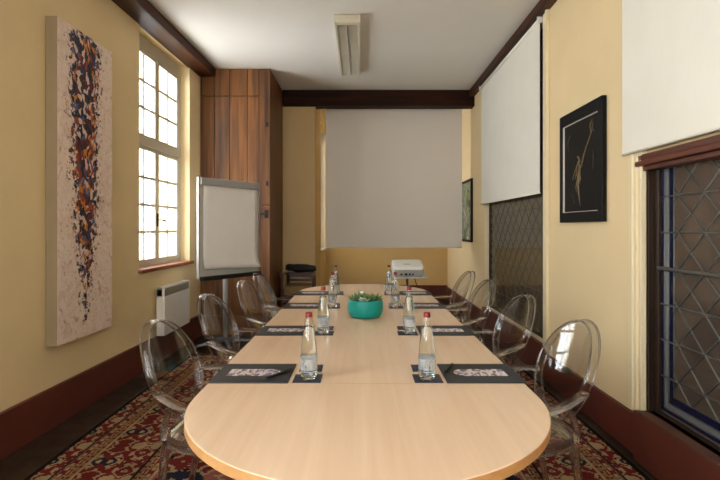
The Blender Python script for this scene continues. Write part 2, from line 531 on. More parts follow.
def tag(o, label, cat, group=None, kind=None):
    o['label'] = label
    o['category'] = cat
    if group: o['group'] = group
    if kind: o['kind'] = kind
    return o
def thing(name, loc, label, cat, group=None, rz=0):
    o = bpy.data.objects.new(name, None)
    o.empty_display_size = 0.1
    COL.objects.link(o)
    o.location = loc
    o.rotation_euler = (0, 0, rz)
    return tag(o, label, cat, group)
def struct(o):
    o['kind'] = 'structure'
    return o
def root_struct(name, loc=(0, 0, 0)):
    o = bpy.data.objects.new(name, None)
    COL.objects.link(o)
    o.location = loc
    return struct(o)
def dup(src, loc, rz, label, group=None):
    r = src.copy(); COL.objects.link(r)
    r.location = loc
    r.rotation_euler = (0, 0, rz)
    r['label'] = label
    if group: r['group'] = group
    for ch in list(src.children):
        c = ch.copy(); COL.objects.link(c); c.parent = r
        for g in list(ch.children):
            d = g.copy(); COL.objects.link(d); d.parent = c
    return r
def at(px, py, Y):
    return Vector(((px - CX) * Y / F, Y, CAMZ - (py - CY) * Y / F))
def bez(p0, p1, p2, p3, n=8):
    P = [Vector(p) for p in (p0, p1, p2, p3)]
    out = []
    for i in range(n + 1):
        t = i / n
        out.append(P[0] * (1 - t) ** 3 + P[1] * 3 * t * (1 - t) ** 2 + P[2] * 3 * t * t * (1 - t) + P[3] * t ** 3)
    return out

# ------------------------------------------------------------------ the room
CEIL = 3.34
XR = 1.64                                  # right wall plane
YB = 9.12                                  # alcove back wall
YREAR = -3.2
def XL(y): return -2.105 + 0.028 * (y - 2.8)   # left wall plane, slightly out of square
def lw(p): return Vector((XL(p[1]) + p[0], p[1], p[2]))  # x = distance from the left wall, into the room

struct(MB().box(-2.9, 2.4, YREAR - .3, YB + .3, -0.12, 0.0).build('floor', M['floor']))
struct(MB().box(-2.9, 2.4, YREAR - .3, YB + .3, CEIL, CEIL + 0.15).build('ceiling', M['ceiling']))

# left wall with two window openings
LT = -0.42
w1 = (4.46, 5.67); w0 = (-2.3, 0.7)
WZ0, WZ1 = 0.955, 3.24
for spans in (((YREAR, w0[0], 0, CEIL), (w0[0], w0[1], 0, WZ0), (w0[0], w0[1], WZ1, CEIL), (w0[1], w1[0], 0, CEIL)),
              ((w1[0], w1[1], 0, WZ0), (w1[0], w1[1], WZ1, CEIL)), ((w1[1], 7.9, 0, CEIL),)):
    b = MB()
    for y0, y1, z0, z1 in spans:
        b.box(LT, 0, y0, y1, z0, z1, xf=lw)
    struct(b.build('wall_left', M['wall']))

# wall piece beside the alcove, alcove window wall, back wall
XA = -0.665
b = MB()
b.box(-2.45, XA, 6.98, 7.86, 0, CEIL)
struct(b.build('wall_front', M['wall_shaded']))
b = MB()
aw = (7.92, 8.95)
for y0, y1, z0, z1 in ((7.86, aw[0], 0, CEIL), (aw[0], aw[1], 0, .98), (aw[0], aw[1], 3.1, CEIL), (aw[1], YB + .2, 0, CEIL)):
    b.box(XA - 0.3, XA, y0, y1, z0, z1)
struct(b.build('wall_alcove', M['wall_yellow']))
struct(MB().box(XA - .3, XR + .4, YB, YB + .2, 0, CEIL).build('wall_back', M['wall_yellow']))
b = MB()
for xa, xb, za, zb in ((-2.9, -2.0, 0, CEIL), (.1, 2.4, 0, CEIL), (-2.0, .1, 0, .95), (-2.0, .1, 3.05, CEIL)):
    b.box(xa, xb, YREAR - .2, YREAR, za, zb)
struct(b.build('wall_rear', M['wall']))

# right wall with two leaded windows
RT = 0.42
m4 = (4.29, 6.38); m5 = (0.75, 2.76)
Z4 = 0.30; Z5 = 0.285; Z5T = 1.76
b = MB()
for y0, y1, z0, z1 in ((YREAR, m5[0], 0, CEIL), (m5[0], m5[1], 0, Z5), (m5[0], m5[1], Z5T, CEIL), (m5[1], m4[0], 0, CEIL),
                       (m4[0], m4[1], 0, Z4), (m4[0], m4[1], 3.25, CEIL), (m4[1], YB, 0, CEIL)):
    b.box(XR, XR + RT, y0, y1, z0, z1)
struct(b.build('wall_right', M['wall']))

# beams
b = MB(); b.box(-0.02, 0.20, YREAR, 6.0, 3.235, CEIL + .005, 0.012, xf=lw)
struct(b.build('trim_1', M['beam']))
b = MB(); b.box(-1.136, XR + .02, 6.93, 7.12, 3.108, CEIL + .005, 0.012)
struct(b.build('trim_2', M['beam_x']))
b = MB(); b.box(1.565, XR + .03, YREAR, 7.02, 3.245, CEIL + .005, 0.01)
struct(b.build('trim_3', M['beam']))

# skirtings
b = MB(); b.box(-0.01, 0.025, YREAR, 6.0, 0, 0.27, 0.004, xf=lw)
struct(b.build('baseboard_left', M['skirting']))
b = MB()
b.box(XR - .022, XR + .01, 2.84, YB, 0, 0.24, 0.004)
b.box(XR - .03, XR + .01, m4[0], m4[1], 0.235, Z4 + .005, 0.004)
struct(b.build('baseboard_right', M['skirting']))
b = MB(); b.box(XR - .055, XR + .01, YREAR, 2.80, 0, Z5, 0.006)
struct(b.build('baseboard_window', M['skirting']))
b = MB(); b.box(XA, XR, YB - .022, YB + .01, 0, 0.26, 0.004)
struct(b.build('baseboard_back', M['skirting']))
b = MB(); b.box(-1.13, XA, 6.958, 6.99, 0, 0.26, 0.004)
struct(b.build('baseboard_front', M['skirting']))

# casings at the leaded windows
b = MB()
b.box(XR - .018, XR + .01, m4[0] - .105, m4[0] - .005, Z4 - .02, 3.245, 0.006)
b.box(XR - .035, XR, m4[0] - .125, m4[0] - .095, Z4 - .02, 3.245, 0.006)
struct(b.build('trim_4', M['trim']))
b = MB()
b.box(XR - .018, XR + .01, m5[1] + .0, m5[1] + .155, Z5 - .03, 3.245, 0.004)
for yy in (0.0, .045, .09):
    b.box(XR - .03, XR - .01, m5[1] + yy, m5[1] + yy + .022, Z5 - .02, 3.245, 0.008)
b.box(XR - .03, XR, m5[1] - .01, m5[1] + .06, 1.76, 1.80, 0.006)
struct(b.build('trim_5', M['trim']))

# --- left casement window
def casement(name, y0, y1, z0, z1, d, glass_z, tz, xf, rows=(4, 3), handle=True):
    """frame in a recess; d = depth of the frame's inner face behind the wall plane"""
    root = root_struct(name)
    f = MB()
    d1 = d - 0.07
    g0, g1 = glass_z
    st = 0.05
    f.box(d1, d, y0, y0 + st, z0, z1, 0.004, xf)
    f.box(d1, d, y1 - st, y1, z0, z1, 0.004, xf)
    f.box(d1, d, y0 + st, y1 - st, z0, g0 - .05, 0.004, xf)
    f.box(d1, d, y0 + st, y1 - st, g1 + .045, z1, 0.004, xf)
    f.box(d1, d + .012, y0 + st, y1 - st, tz - .035, tz + .035, 0.006, xf)
    f.build('frame', M['window_white'], root)
    ym = (y0 + y1) / 2
    for (za, zb, nr) in ((g0 - .05, tz - .035, rows[0]), (tz + .035, g1 + .045, rows[1])):
        for (ya, yb) in ((y0 + st, ym - .002), (ym + .002, y1 - st)):
            s = MB()
            e = 0.042
            da, db = d1 + .015, d - .005
            s.box(da, db, ya, ya + e, za, zb, 0.004, xf)
            s.box(da, db, yb - e, yb, za, zb, 0.004, xf)
            s.box(da, db, ya + e, yb - e, za, za + e, 0.004, xf)
            s.box(da, db, ya + e, yb - e, zb - e, zb, 0.004, xf)
            yc = (ya + yb) / 2
            s.box(da + .01, db - .008, yc - .013, yc + .013, za + e, zb - e, 0, xf)
            for k in range(1, nr):
                zc = za + e + (zb - za - 2 * e) * k / nr
                s.box(da + .01, db - .008, ya + e, yb - e, zc - .013, zc + .013, 0, xf)
            so = s.build('sash', M['window_white'], root)
            p = MB(); p.box(da + .018, da + .022, ya + e - .01, yb - e + .01, za + e - .01, zb - e + .01, 0, xf)
            p.build('glazing', M['pane'], so)
    if handle:
        h = MB()
        h.box(d - .006, d + .004, ym - .018, ym + .018, 1.36, 1.50, 0.003, xf)
        h.tube([xf(Vector((d + .004, ym, 1.43))), xf(Vector((d + .05, ym, 1.43)))], .008)
        h.tube([xf(Vector((d + .05, ym - .01, 1.43))), xf(Vector((d + .05, ym + .07, 1.42)))], .009)
        h.build('handle', M['iron'], root)
    return root
win = casement('window_1', w1[0], w1[1] - .01, WZ0, WZ1, -.10, (1.04, 3.07), 2.2, lw)
s = MB(); s.box(-.11, .045, w1[0] - .03, w1[1] + .03, WZ0 - .032, WZ0 + .004, 0.008, xf=lw)
s.build('sill', M['brick_sill'], win)
win = casement('window_2', w0[0], w0[1], WZ0, WZ1, -.10, (1.04, 3.07), 2.2, lw)
s = MB(); s.box(-.11, .045, w0[0] - .03, w0[1] + .03, WZ0 - .032, WZ0 + .004, 0.008, xf=lw)
s.build('sill', M['brick_sill'], win)
aw_xf = lambda p: Vector((XA + p[0], p[1], p[2]))
win = casement('window_3', aw[0], aw[1] - .012, .98, 3.1, -.09, (1.06, 2.95), 2.1, aw_xf, handle=False)
s = MB(); s.box(-.30, .004, aw[1] - .012, aw[1] + .004, .98, 3.1, 0, xf=aw_xf)
s.build('reveal_lining', M['white'], win)  # added white lining, stands in for the bright strip of daylight
s = MB(); s.box(-.10, .03, aw[0] - .02, aw[1] + .02, .95, .984, 0.006, xf=aw_xf)
s.build('sill', M['window_white'], win)

rw_xf = lambda p: Vector((p[1], YREAR + p[0], p[2]))
win = casement('window_6', -2.0, .1, .95, 3.05, -.06, (1.03, 2.96), 2.2, rw_xf, handle=False)
# --- leaded windows of the right wall
def seg_bar(b, xc, p, q, r=0.006):
    b.tube([(xc, p[0], p[1]), (xc, q[0], q[1])], r, 6)
def clip_line(y0, z0, dy, dz, box):
    (ya, yb, za, zb) = box
    t0, t1 = -99, 99
    for o, dd, a, c in ((y0, dy, ya, yb), (z0, dz, za, zb)):
        if abs(dd) < 1e-9:
            if not (a <= o <= c): return None
            continue
        ta, tb = (a - o) / dd, (c - o) / dd
        if ta > tb: ta, tb = tb, ta
        t0, t1 = max(t0, ta), min(t1, tb)
    if t1 - t0 < 0.02: return None
    return (y0 + dy * t0, z0 + dz * t0), (y0 + dy * t1, z0 + dz * t1)
def leaded_window(name, y0, y1, z0, z1, gx, glassmat, step, yorg, zorg, border=True, lead='lead', lining='dark_wood', lr=.0042):
    root = root_struct(name)
    # timber lining of the reveal and frame around the glass
    f = MB()
    fw = 0.05
    x0, x1 = XR + .004, gx + .02
    f.box(x0, x1, y1 - .018, y1, z0, z1)
    f.box(x0, x1, y0, y0 + .018, z0, z1)
    f.box(x0, x1, y0 + .018, y1 - .018, z1 - .018, z1)
    f.box(x0, x1, y0 + .018, y1 - .018, z0, z0 + .012)
    f.build('reveal_lining', M[lining], root)
    f = MB()
    f.box(gx - .02, gx + .03, y1 - .055, y1 - .018, z0 + .012, z1 - .018, 0.004)
    f.box(gx - .02, gx + .03, y0 + .018, y0 + .055, z0 + .012, z1 - .018, 0.004)
    f.box(gx - .02, gx + .03, y0 + .055, y1 - .055, z0 + .012, z0 + .03, 0.004)
    f.build('frame', M['dark_wood'], root)
    ya, yb, za, zb = y0 + .055, y1 - .055, z0 + .03, z1 - .018
    g = MB()
    if border:
        bw = (.032, .036, .045)     # blue, pale, blue strips round the field
        a = 0.0
        for wd, mm in zip(bw, ('lead_blue', 'lead_white', 'lead_blue')):
            g.use(M[mm])
            g.box(gx - .002, gx + .002, yb - a - wd, yb - a, za + a, zb)
            g.box(gx - .002, gx + .002, ya + a, ya + a + wd, za + a, zb)
            g.box(gx - .002, gx + .002, ya + a + wd, yb - a - wd, za + a, za + a + wd)
            a += wd
        g.use(glassmat)
        g.box(gx - .002, gx + .002, ya + a, yb - a, za + a, zb)
    else:
        a = 0.0
        g.use(glassmat)
        g.box(gx - .002, gx + .002, ya, yb, za, zb)
    g.build('glazing', None, root)
    l = MB()
    inner = (ya + a, yb - a, za + a, zb)
    full = (ya, yb, za, zb)
    k = -30
    while k < 40:
        z = zorg + k * step
        if za < z < zb: seg_bar(l, gx - .004, (ya, z), (yb, z), lr * 1.2)
        for sgn in (1, -1):
            r = clip_line(yorg + k * step, zorg, sgn * 1.0, 1.0, inner)
            if r: seg_bar(l, gx - .004, r[0], r[1], lr)
        k += 1
    if border:
        for aa in (bw[0], bw[0] + bw[1], a):
            seg_bar(l, gx - .004, (yb - aa, za + aa), (yb - aa, zb), .004)
            seg_bar(l, gx - .004, (ya + aa, za + aa), (ya + aa, zb), .004)
            seg_bar(l, gx - .004, (ya + aa, za + aa), (yb - aa, za + aa), .004)
    l.build('lead_cames', M[lead], root)
    if border:
        s = MB()
        z = 1.12
        s.tube([(gx - .02, ya, z), (gx - .02, yb, z)], .011, 8)
        s.build('saddle_bar', M['lead'], root)
    return root
win = leaded_window('window_5', m5[0], m5[1], Z5, Z5T, XR + .055, M['lead_glass'], 0.2, 2.56, 1.32)
b = MB()
b.box(XR - .02, XR + .10, m5[0], m5[1] + .02, 1.672, 1.70, 0.006)
b.box(XR - .045, XR + .10, m5[0], m5[1] + .045, 1.70, 1.73, 0.01)
b.box(XR - .03, XR + .10, m5[0], m5[1] + .03, 1.73, 1.768, 0.008)
b.build('transom', M['transom'], win)
b = MB(); b.box(XR - .055, XR + .07, m5[0], m5[1] - .0, Z5 - .012, Z5 + .012, 0.004)
b.build('sill', M['dusty'], win)
win = leaded_window('window_4', m4[0], m4[1], Z4, 3.25, XR + .075, M['lead_olive'], 0.2, 5.0, 1.337, border=False, lead='lead_dark', lining='trim', lr=.0022)
# added dark boards behind both leaded windows to keep the sky light out
for nm, (ya, yb), za, zb in (('added_backing', m5, Z5, Z5T), ('added_backing', m4, Z4, 3.25)):
    b = MB()
    y = ya - .02
    while y < yb:
        b.box(XR + RT - .05, XR + RT - .02, y + .002, min(y + .16, yb + .02), za - .01, zb + .01, 0.003)
        y += .16
    b.box(XR + RT - .02, XR + RT + .02, ya - .1, yb + .1, za - .1, zb + .1)
    struct(b.build(nm, M['outside']))

# ------------------------------------------------------------------ rug
x0, x1, y0, y1 = RUG
b = MB(); b.box(x0, x1, y0, y1, 0.0, 0.012, 0.004)
tag(b.build('oriental_rug', M['rug']), 'large red and cream oriental rug with angular motifs under the table', 'rug')

# ------------------------------------------------------------------ built-in cupboard
CY0 = 6.0
CXL, CXR = XL(6.0) + .005, -1.1375
cup = thing('plank_cupboard', ((CXL + CXR) / 2, CY0 + .7, 0), 'tall brown oak plank cupboard rising to the ceiling behind the flip chart', 'cupboard')
ox, oy = (CXL + CXR) / 2, CY0 + .7
def cx(p): return Vector((p[0] - ox, p[1] - oy, p[2]))
seams = [CXL, at(214.5, 0, CY0).x, at(229.5, 0, CY0).x, at(247.5, 0, CY0).x, at(259, 0, CY0).x]
zt = 2.995
b = MB()
for a, c in zip(seams[:-1], seams[1:]):
    b.box(a + .0025, c - .0025, CY0 + .002, CY0 + .03, .25, zt - .004, 0.004, xf=cx)
door = b.build('door', M['plank'], cup)
b = MB()
for a, c in zip(seams[:-1], seams[1:]):
    b.box(a + .0025, c - .0025, CY0 + .002, CY0 + .03, zt + .004, CEIL - .003, 0.004, xf=cx)
b.build('top_panel', M['plank'], cup)
b = MB()
b.box(seams[-1] + .002, CXR, CY0, CY0 + .05, .25, 1.63, 0.004, xf=cx)
b.box(seams[-1] + .002, CXR, CY0, CY0 + .05, 1.635, CEIL - .003, 0.004, xf=cx)
b.build('stile', M['plank'], cup)
b = MB(); b.box(CXL, CXR, CY0 - .004, CY0 + .05, 0.002, .246, 0.004, xf=cx)
b.build('plinth', M['plank_dark'], cup)
b = MB()
yy = CY0 + .05
for k in range(5):
    y2 = yy + (6.97 - CY0 - .05) / 5
    b.box(CXR - .03, CXR, yy + .002, y2 - .002, .002, CEIL - .003, 0.004, xf=cx)
    yy = y2
b.build('side_panel', M['plank_dark'], cup)
lk = at(266, 214, CY0)
b = MB()
b.box(lk.x - .02, lk.x + .028, CY0 - .008, CY0 + .002, lk.z - .05, lk.z + .05, 0.003, xf=cx)
b.box(lk.x - .075, lk.x - .02, CY0 - .012, CY0 - .002, lk.z - .012, lk.z + .012, 0.003, xf=cx)
b.tube([cx((lk.x, CY0 - .008, lk.z)), cx((lk.x, CY0 - .04, lk.z))], .012)
b.build('latch', M['iron'], cup)
for pz in (2.64, 1.9, .55):
    b = MB()
    b.box(CXR - .05, CXR - .02, CY0 - .006, CY0, pz - .03, pz + .03, 0.002, xf=cx)
    b.build('hinge', M['iron'], cup)

# ------------------------------------------------------------------ conference table
TZ = 0.75
TXC, TR = 0.020, 0.607
TYA, TYB = 1.70, 4.50
def table_outline(r, n=40):
    out = []
    for k in range(n + 1):
        a = PI + PI * k / n
        out.append((r * math.cos(a), TYA - 3.1 + r * math.sin(a)))
    for k in range(n + 1):
        a = PI * k / n
        out.append((r * math.cos(a), TYB - 3.1 + r * math.sin(a)))
    return out
tbl = thing('conference_table', (TXC, 3.1, 0), 'long beech conference table with rounded ends on the oriental rug', 'table')
b = MB()
b.use(M['beech_edge'])
o_ = table_outline(TR)
o2 = table_outline(TR - .003)
rings = [[(x, y, TZ - .032) for x, y in o2], [(x, y, TZ - .029) for x, y in o_], [(x, y, TZ - .002) for x, y in o_]]
b.ring_loft(rings, cap=False, smooth=False)
b.use(M['beech'])
def strip(ya, yb, z):
    pts = [(x, y) for x, y in o2]
    return pts
# top surface, split by two joints so the grooves are real
top = [b.bm.verts.new((x, y, TZ)) for x, y in o2]
rim = [b.bm.verts.new((x, y, TZ - .002)) for x, y in o_]
for i in range(len(top)):
    j = (i + 1) % len(top)
    b.face([rim[i], rim[j], top[j], top[i]])
b.face(top)
b.face([b.bm.verts.new((x, y, TZ - .032)) for x, y in o2][::-1])
bmesh.ops.remove_doubles(b.bm, verts=b.bm.verts[:], dist=0.0003)
tt = b.build('tabletop', None, tbl)
for yj in (1.838, 3.1, 4.45):
    b = MB(); b.box(-TR + .02, TR - .02, yj - 3.1 - .0012, yj - 3.1 + .0012, TZ - .001, TZ + .0004)
    b.build('joint', M['beech_edge'], tt)
for yl in (1.75, 3.1, 4.45):
    for xs in (-.33, .33):
        b = MB()
        b.box(xs - .03, xs + .03, yl - 3.1 - .03, yl - 3.1 + .03, .014, TZ - .07, 0.006)
        b.box(xs - .05, xs + .05, yl - 3.1 - .3, yl - 3.1 + .3, .0125, .04, 0.008)
        b.build('leg', M['metal_grey'], tbl)
b = MB()
for xs in (-.33, .33):
    b.box(xs - .02, xs + .02, -1.4, 1.4, TZ - .072, TZ - .032, 0.003)
for yl in (1.75, 3.1, 4.45):
    b.box(-.31, .31, yl - 3.1 - .02, yl - 3.1 + .02, TZ - .072, TZ - .032, 0.003)
b.build('underframe', M['metal_grey'], tbl)

# ------------------------------------------------------------------ clear armchairs
def make_chair():
    t = thing('clear_armchair', (0, 0, 0), 'clear armchair', 'chair', 'clear acrylic armchairs round the table')
    zc, rz_, ry_ = .702, .214, .187
    def back(y, z, off=0.0):
        x = -.25 - (z - .71) * .37 + 0.7 * y * y
        return Vector((x + off, y, z))
    # oval shell: a thin flange round the panel with a bead along its front and rear edges
    N = 56
    b = MB()
    prof = [(1.0, .006), (.978, .006), (.965, .002), (.962, -.034), (.985, -.038), (1.0, -.036)]
    rings = []
    for k in range(N):
        a = 2 * PI * k / N
        rings.append([back(ry_ * s_ * math.cos(a), zc + rz_ * s_ * math.sin(a), o_) for s_, o_ in prof])
    b.ring_loft(rings, loop=True)
    b.build('back_rim', M['acrylic'], t)
    for off, sc_ in ((.004, .985), (-.035, .99)):
        b = MB()
        rings = []
        for k in range(N):
            a = 2 * PI * k / N
            ring = []
            for q in range(6):
                e = 2 * PI * q / 6
                f_ = sc_ + .0045 / .21 * math.cos(e)
                ring.append(back(ry_ * f_ * math.cos(a), zc + rz_ * f_ * math.sin(a), off + .0045 * math.sin(e)))
            rings.append(ring)
        b.ring_loft(rings, loop=True)
        b.build('edge_bead', M['acrylic_rim'], t)
    # thin oval panel
    b = MB()
    rad = [0.0, .25, .5, .75, .93]
    for off, flip in ((0.004, False), (-.004, True)):
        prev = None
        for r_ in rad:
            if r_ == 0: cur = [b.bm.verts.new(back(0, zc, off))]
            else: cur = [b.bm.verts.new(back(ry_ * r_ * math.cos(2 * PI * k / N), zc + rz_ * r_ * math.sin(2 * PI * k / N), off)) for k in range(N)]
            if prev:
                for k in range(N):
                    j = (k + 1) % N
                    if len(prev) == 1: b.face([prev[0], cur[k], cur[j]], True)
                    else: b.face([prev[k], cur[k], cur[j], prev[j]], True)
            prev = cur
    b.build('back_panel', M['acrylic'], t)
    # seat
    def seat_pt(u, s_):
        a = 2 * PI * u
        ca, sa = math.cos(a), math.sin(a)
        e = 0.55
        px = math.copysign(abs(ca) ** e, ca); py = math.copysign(abs(sa) ** e, sa)
        hw = .235 + .025 * px
        return (.02 + .235 * px * s_, hw * py * s_)
    b = MB()
    rings = []
    for s_, z in ((.2, .466), (.7, .466), (.93, .470), (.985, .468), (1.0, .458), (1.0, .436), (.985, .430), (.95, .430), (.94, .450), (.7, .456), (.2, .456)):
        rings.append([(*seat_pt(k / 48, s_), z) for k in range(48)])
    b.ring_loft(rings)
    b.build('seat', M['acrylic'], t)
    b = MB()
    rings = []
    for k in range(48):
        rings.append([(*seat_pt(k / 48, s_), z) for s_, z in ((1.004, .474), (1.012, .455), (1.004, .428), (.965, .428), (.96, .45), (.965, .474))])
    b.ring_loft(rings, loop=True)
    b.build('seat_rim', M['acrylic_rim'], t)
    for sy in (1, -1):
        b = MB()
        b.tube([(.215, .215 * sy, .43), (.222, .222 * sy, .3), (.226, .226 * sy, 0.013)], [.02, .018, .012], 8, smooth=True)
        b.build('leg', M['acrylic_rim'], t)
        b = MB()
        b.tube([(-.19, .16 * sy, .43), (-.205, .165 * sy, .3), (-.255, .175 * sy, .1), (-.285, .18 * sy, 0.013)], [.02, .018, .015, .012], 8)
        b.build('leg', M['acrylic_rim'], t)
        b = MB()
        p1 = back(.125 * sy, .56, -.015)
        b.tube([(-.195, .165 * sy, .455), (-.20, .16 * sy, .5), p1], [.018, .016, .013], 8)
        b.build('back_post', M['acrylic_rim'], t)
        b = MB()
        s0 = back(.182 * sy, .652, -.015)
        pts = bez(s0, s0 + Vector((.07, .055 * sy, -.006)), (-.06, .292 * sy, .635), (.04, .285 * sy, .618), 7)[:-1] + \
              bez((.04, .285 * sy, .618), (.115, .28 * sy, .605), (.10, .262 * sy, .56), (.125, .25 * sy, .462), 8)
        b.tube(pts, [.014] * len(pts), 10, flat=(1.6, .9))
        b.build('armrest', M['acrylic_rim'], t)
    return t
chair = make_chair()
spots = [
    (-.60, 2.13, -8, 'clear armchair on the window side of the table, nearest the tall abstract painting'),
    (-.645, 2.98, -9, 'clear armchair on the window side, second along, in front of the flip chart base'),
    (-.61, 3.78, -9, 'clear armchair on the window side, third along, in front of the plank cupboard'),
    (-.63, 4.43, -3, 'clear armchair on the window side at the far end, nearest the corner armchair'),
    (.672, 2.12, 188, 'clear armchair on the roller blind side, nearest the uncovered leaded window and sill'),
    (.70, 2.95, 188, 'clear armchair on the roller blind side, second along, before the dark half-covered window'),
    (.708, 3.83, 188, 'clear armchair on the roller blind side, third along, counting from the near end'),
    (.727, 4.60, 188, 'clear armchair on the roller blind side at the far end, nearest the small green picture'),
]
for i, (x, y, a, lab) in enumerate(spots):
    if i == 0:
        chair.location = (x, y, .012); chair.rotation_euler = (0, 0, R(a)); chair['label'] = lab
    else:
        dup(chair, (x, y, .012), R(a), lab)

# ------------------------------------------------------------------ folders, coasters, bottles, pens
rowsY = [1.962, 2.778, 3.665, 4.37]
mat_x = [(-.433, -1), (.483, 1)]
def make_mat():
    t = thing('conference_folder', (0, 0, 0), 'folder', 'folder', 'charcoal folders laid out on the table')
    b = MB(); b.box(-.153, .153, -.127, .127, .0004, .0045, 0.0012)
    b.build('cover', M['mat'], t)
    out = [(-.105, -.045), (.06, -.045)]
    for k in range(1, 8):
        a = -PI / 2 + PI * k / 8
        out.append((.06 + .045 * math.cos(a), .045 * math.sin(a)))
    out += [(.06, .045), (-.105, .045)]
    b = MB(); b.prism(out, .0046, .0052)
    b.build('printed_photo', M['print'], t)
    return t
def make_coaster():
    b = MB(); b.box(-.055, .055, -.052, .052, .0003, .003, 0.001)
    return tag(b.build('square_coaster', M['coaster']), 'coaster', 'coaster', 'navy coasters under and behind the bottles')
def make_bottle():
    t = thing('water_bottle', (0, 0, 0), 'bottle', 'bottle', 'glass water bottles on the table')
    b = MB()
    b.lathe([(.0, .003), (.026, .0), (.0295, .002), (.032, .008), (.0328, .02), (.0328, .095), (.032, .115), (.0285, .15), (.0228, .19), (.0174, .22), (.0145, .236), (.0125, .242), (.0125, .248)], n=32)
    b.build('glass_body', M['bottle_glass'], t)
    b = MB()
    b.lathe([(0, .006), (.0275, .006), (.0305, .010), (.0314, .022), (.0314, .095), (.0306, .115), (.027, .15), (.0215, .188), (.018, .208), (0, .208)], n=32)
    b.build('water', M['water'], t)
    b = MB()
    b.lathe([(.0334, .034), (.0334, .096)], n=32)
    b.build('paper_label', M['label'], t)
    b = MB()
    b.lathe([(0, .263), (.0112, .263), (.0132, .260), (.0136, .246), (.0136, .2435), (.0127, .2435), (.0127, .248)][::-1] , n=24)
    b.build('cap', M['cap'], t)
    return t
mat0 = make_mat(); co0 = make_coaster(); bo0 = make_bottle()
side_txt = {-1: 'window side', 1: 'roller blind side'}
ord_txt = ['nearest of four', 'second nearest of four', 'third of four', 'farthest of four']
bott_x = [[-.204, -.212, -.212, -.224], [.258, .270, .256, .250]]
bott_y = [1.905, 2.735, 3.615, 4.34]
first = True
for si, (mx, sg) in enumerate(mat_x):
    for r in range(4):
        loc = (mx, rowsY[r], TZ)
        rz = 0 if sg < 0 else PI
        extra = (' under a pen' if r == 0 else '')
        lab = 'charcoal folder%s with printed photo, %s of table, %s' % (extra, side_txt[sg], ord_txt[r])
        if si == 0 and r == 0:
            mat0.location = loc; mat0.rotation_euler = (0, 0, rz); mat0['label'] = lab
        else:
            dup(mat0, loc, rz, lab)
        cxm = -.21 if sg < 0 else .262
        for q in range(2):
            cl = (cxm, rowsY[r] - .069 + .141 * q, TZ)
            lab = ('navy square coaster under a water bottle, %s, %s' if q == 0 else 'empty navy square coaster behind a bottle, %s, %s') % (side_txt[sg], ord_txt[r])
            if si == 0 and r == 0 and q == 0:
                co0.location = cl; co0['label'] = lab
            else:
                c = co0.copy(); COL.objects.link(c); c.location = cl; c['label'] = lab
                if q: c.scale = (.86, .92, 1)
        bl = (bott_x[si][r], rowsY[r] - .083, TZ + .003)
        lab = 'clear glass water bottle with red cap on coaster, %s, %s' % (side_txt[sg], ord_txt[r])
        if si == 0 and r == 0:
            bo0.location = bl; bo0['label'] = lab
        else:
            dup(bo0, bl, random.uniform(0, 6), lab)

def pen(p, q, label):
    p, q = Vector(p), Vector(q)
    L = (q - p).length
    t = thing('ballpoint_pen', p, label, 'pen', 'pens on the folders', math.atan2(q.y - p.y, q.x - p.x))
    b = MB(); b.tube([(0, 0, 0), (.008, 0, 0), (.014, 0, 0), (L - .01, 0, 0), (L, 0, 0)], [.0012, .003, .0052, .0052, .004], 10)
    b.build('barrel', M['black'], t)
    b = MB(); b.box(L - .05, L - .006, -.0015, .0015, .0052, .0075)
    b.build('clip', M['black'], t)
pen((-.372, 1.868, TZ + .0108), (-.283, 1.985, TZ + .0108), 'black ballpoint pen lying across the nearest folder on the window side')
pen((.339, 1.945, TZ + .0108), (.392, 2.06, TZ + .0108), 'black ballpoint pen at the inner end of the nearest folder, roller blind side')

# ------------------------------------------------------------------ planted bowl
bx_, by_ = 0.030, 3.215
bowl = thing('planted_bowl', (bx_, by_, TZ), 'round teal bowl planted with succulents in the middle of the table', 'plant')
b = MB()
b.lathe([(0, .001), (.078, .001), (.098, .006), (.113, .024), (.119, .05), (.1195, .07), (.117, .1), (.114, .117), (.111, .119), (.108, .117), (.109, .102), (0, .102)], n=48)
b.build('bowl', M['teal'], bowl)
b = MB()
b.lathe([(0, .108), (.06, .107), (.1075, .104), (.107, .1025), (0, .1025)], n=32)
b.build('soil', M['soil'], bowl)
def rosette(c, n, L, w_, tilt0, tilt1, mat, name='succulent'):
    b = MB()
    for k in range(n):
        f = k / n
        a = k * 2.39996
        tl = tilt0 + (tilt1 - tilt0) * f
        l = L * (1 - .45 * f) * random.uniform(.85, 1.1)
        d = Vector((math.cos(a) * math.cos(tl), math.sin(a) * math.cos(tl), math.sin(tl)))
        c0 = Vector(c)
        pts = [c0 + d * (l * t_) + Vector((0, 0, l * .25 * t_ * t_)) for t_ in (0, .35, .7, 1.0)]
        b.tube(pts, [w_ * .6, w_, w_ * .8, w_ * .1], 6, flat=(1.0, .4))
    return b.build(name, mat, bowl)
rosette((-.055, -.03, .106), 13, .058, .016, .2, 1.3, M['leaf_dark'])
rosette((-.02, -.065, .106), 14, .05, .015, .25, 1.35, M['leaf_pale'])
rosette((.02, .01, .106), 14, .062, .016, .35, 1.4, M['leaf'])
rosette((.06, -.045, .106), 13, .055, .015, .2, 1.3, M['leaf_dark'])
rosette((-.035, .04, .106), 13, .068, .015, .45, 1.4, M['leaf'])
rosette((.06, .045, .106), 13, .06, .015, .35, 1.35, M['leaf'])
rosette((-.08, .02, .106), 11, .052, .014, .25, 1.2, M['leaf'])
b = MB()
for k in range(6):
    a = k * PI / 3
    b.tube([(-.025, .03, .155), (-.025 + .012 * math.cos(a), .03 + .012 * math.sin(a), .162)], [.004, .006], 6)
b.tube([(-.025, .03, .10), (-.025, .03, .157)], .0025, 6)
b.build('flower', M['flower'], bowl)

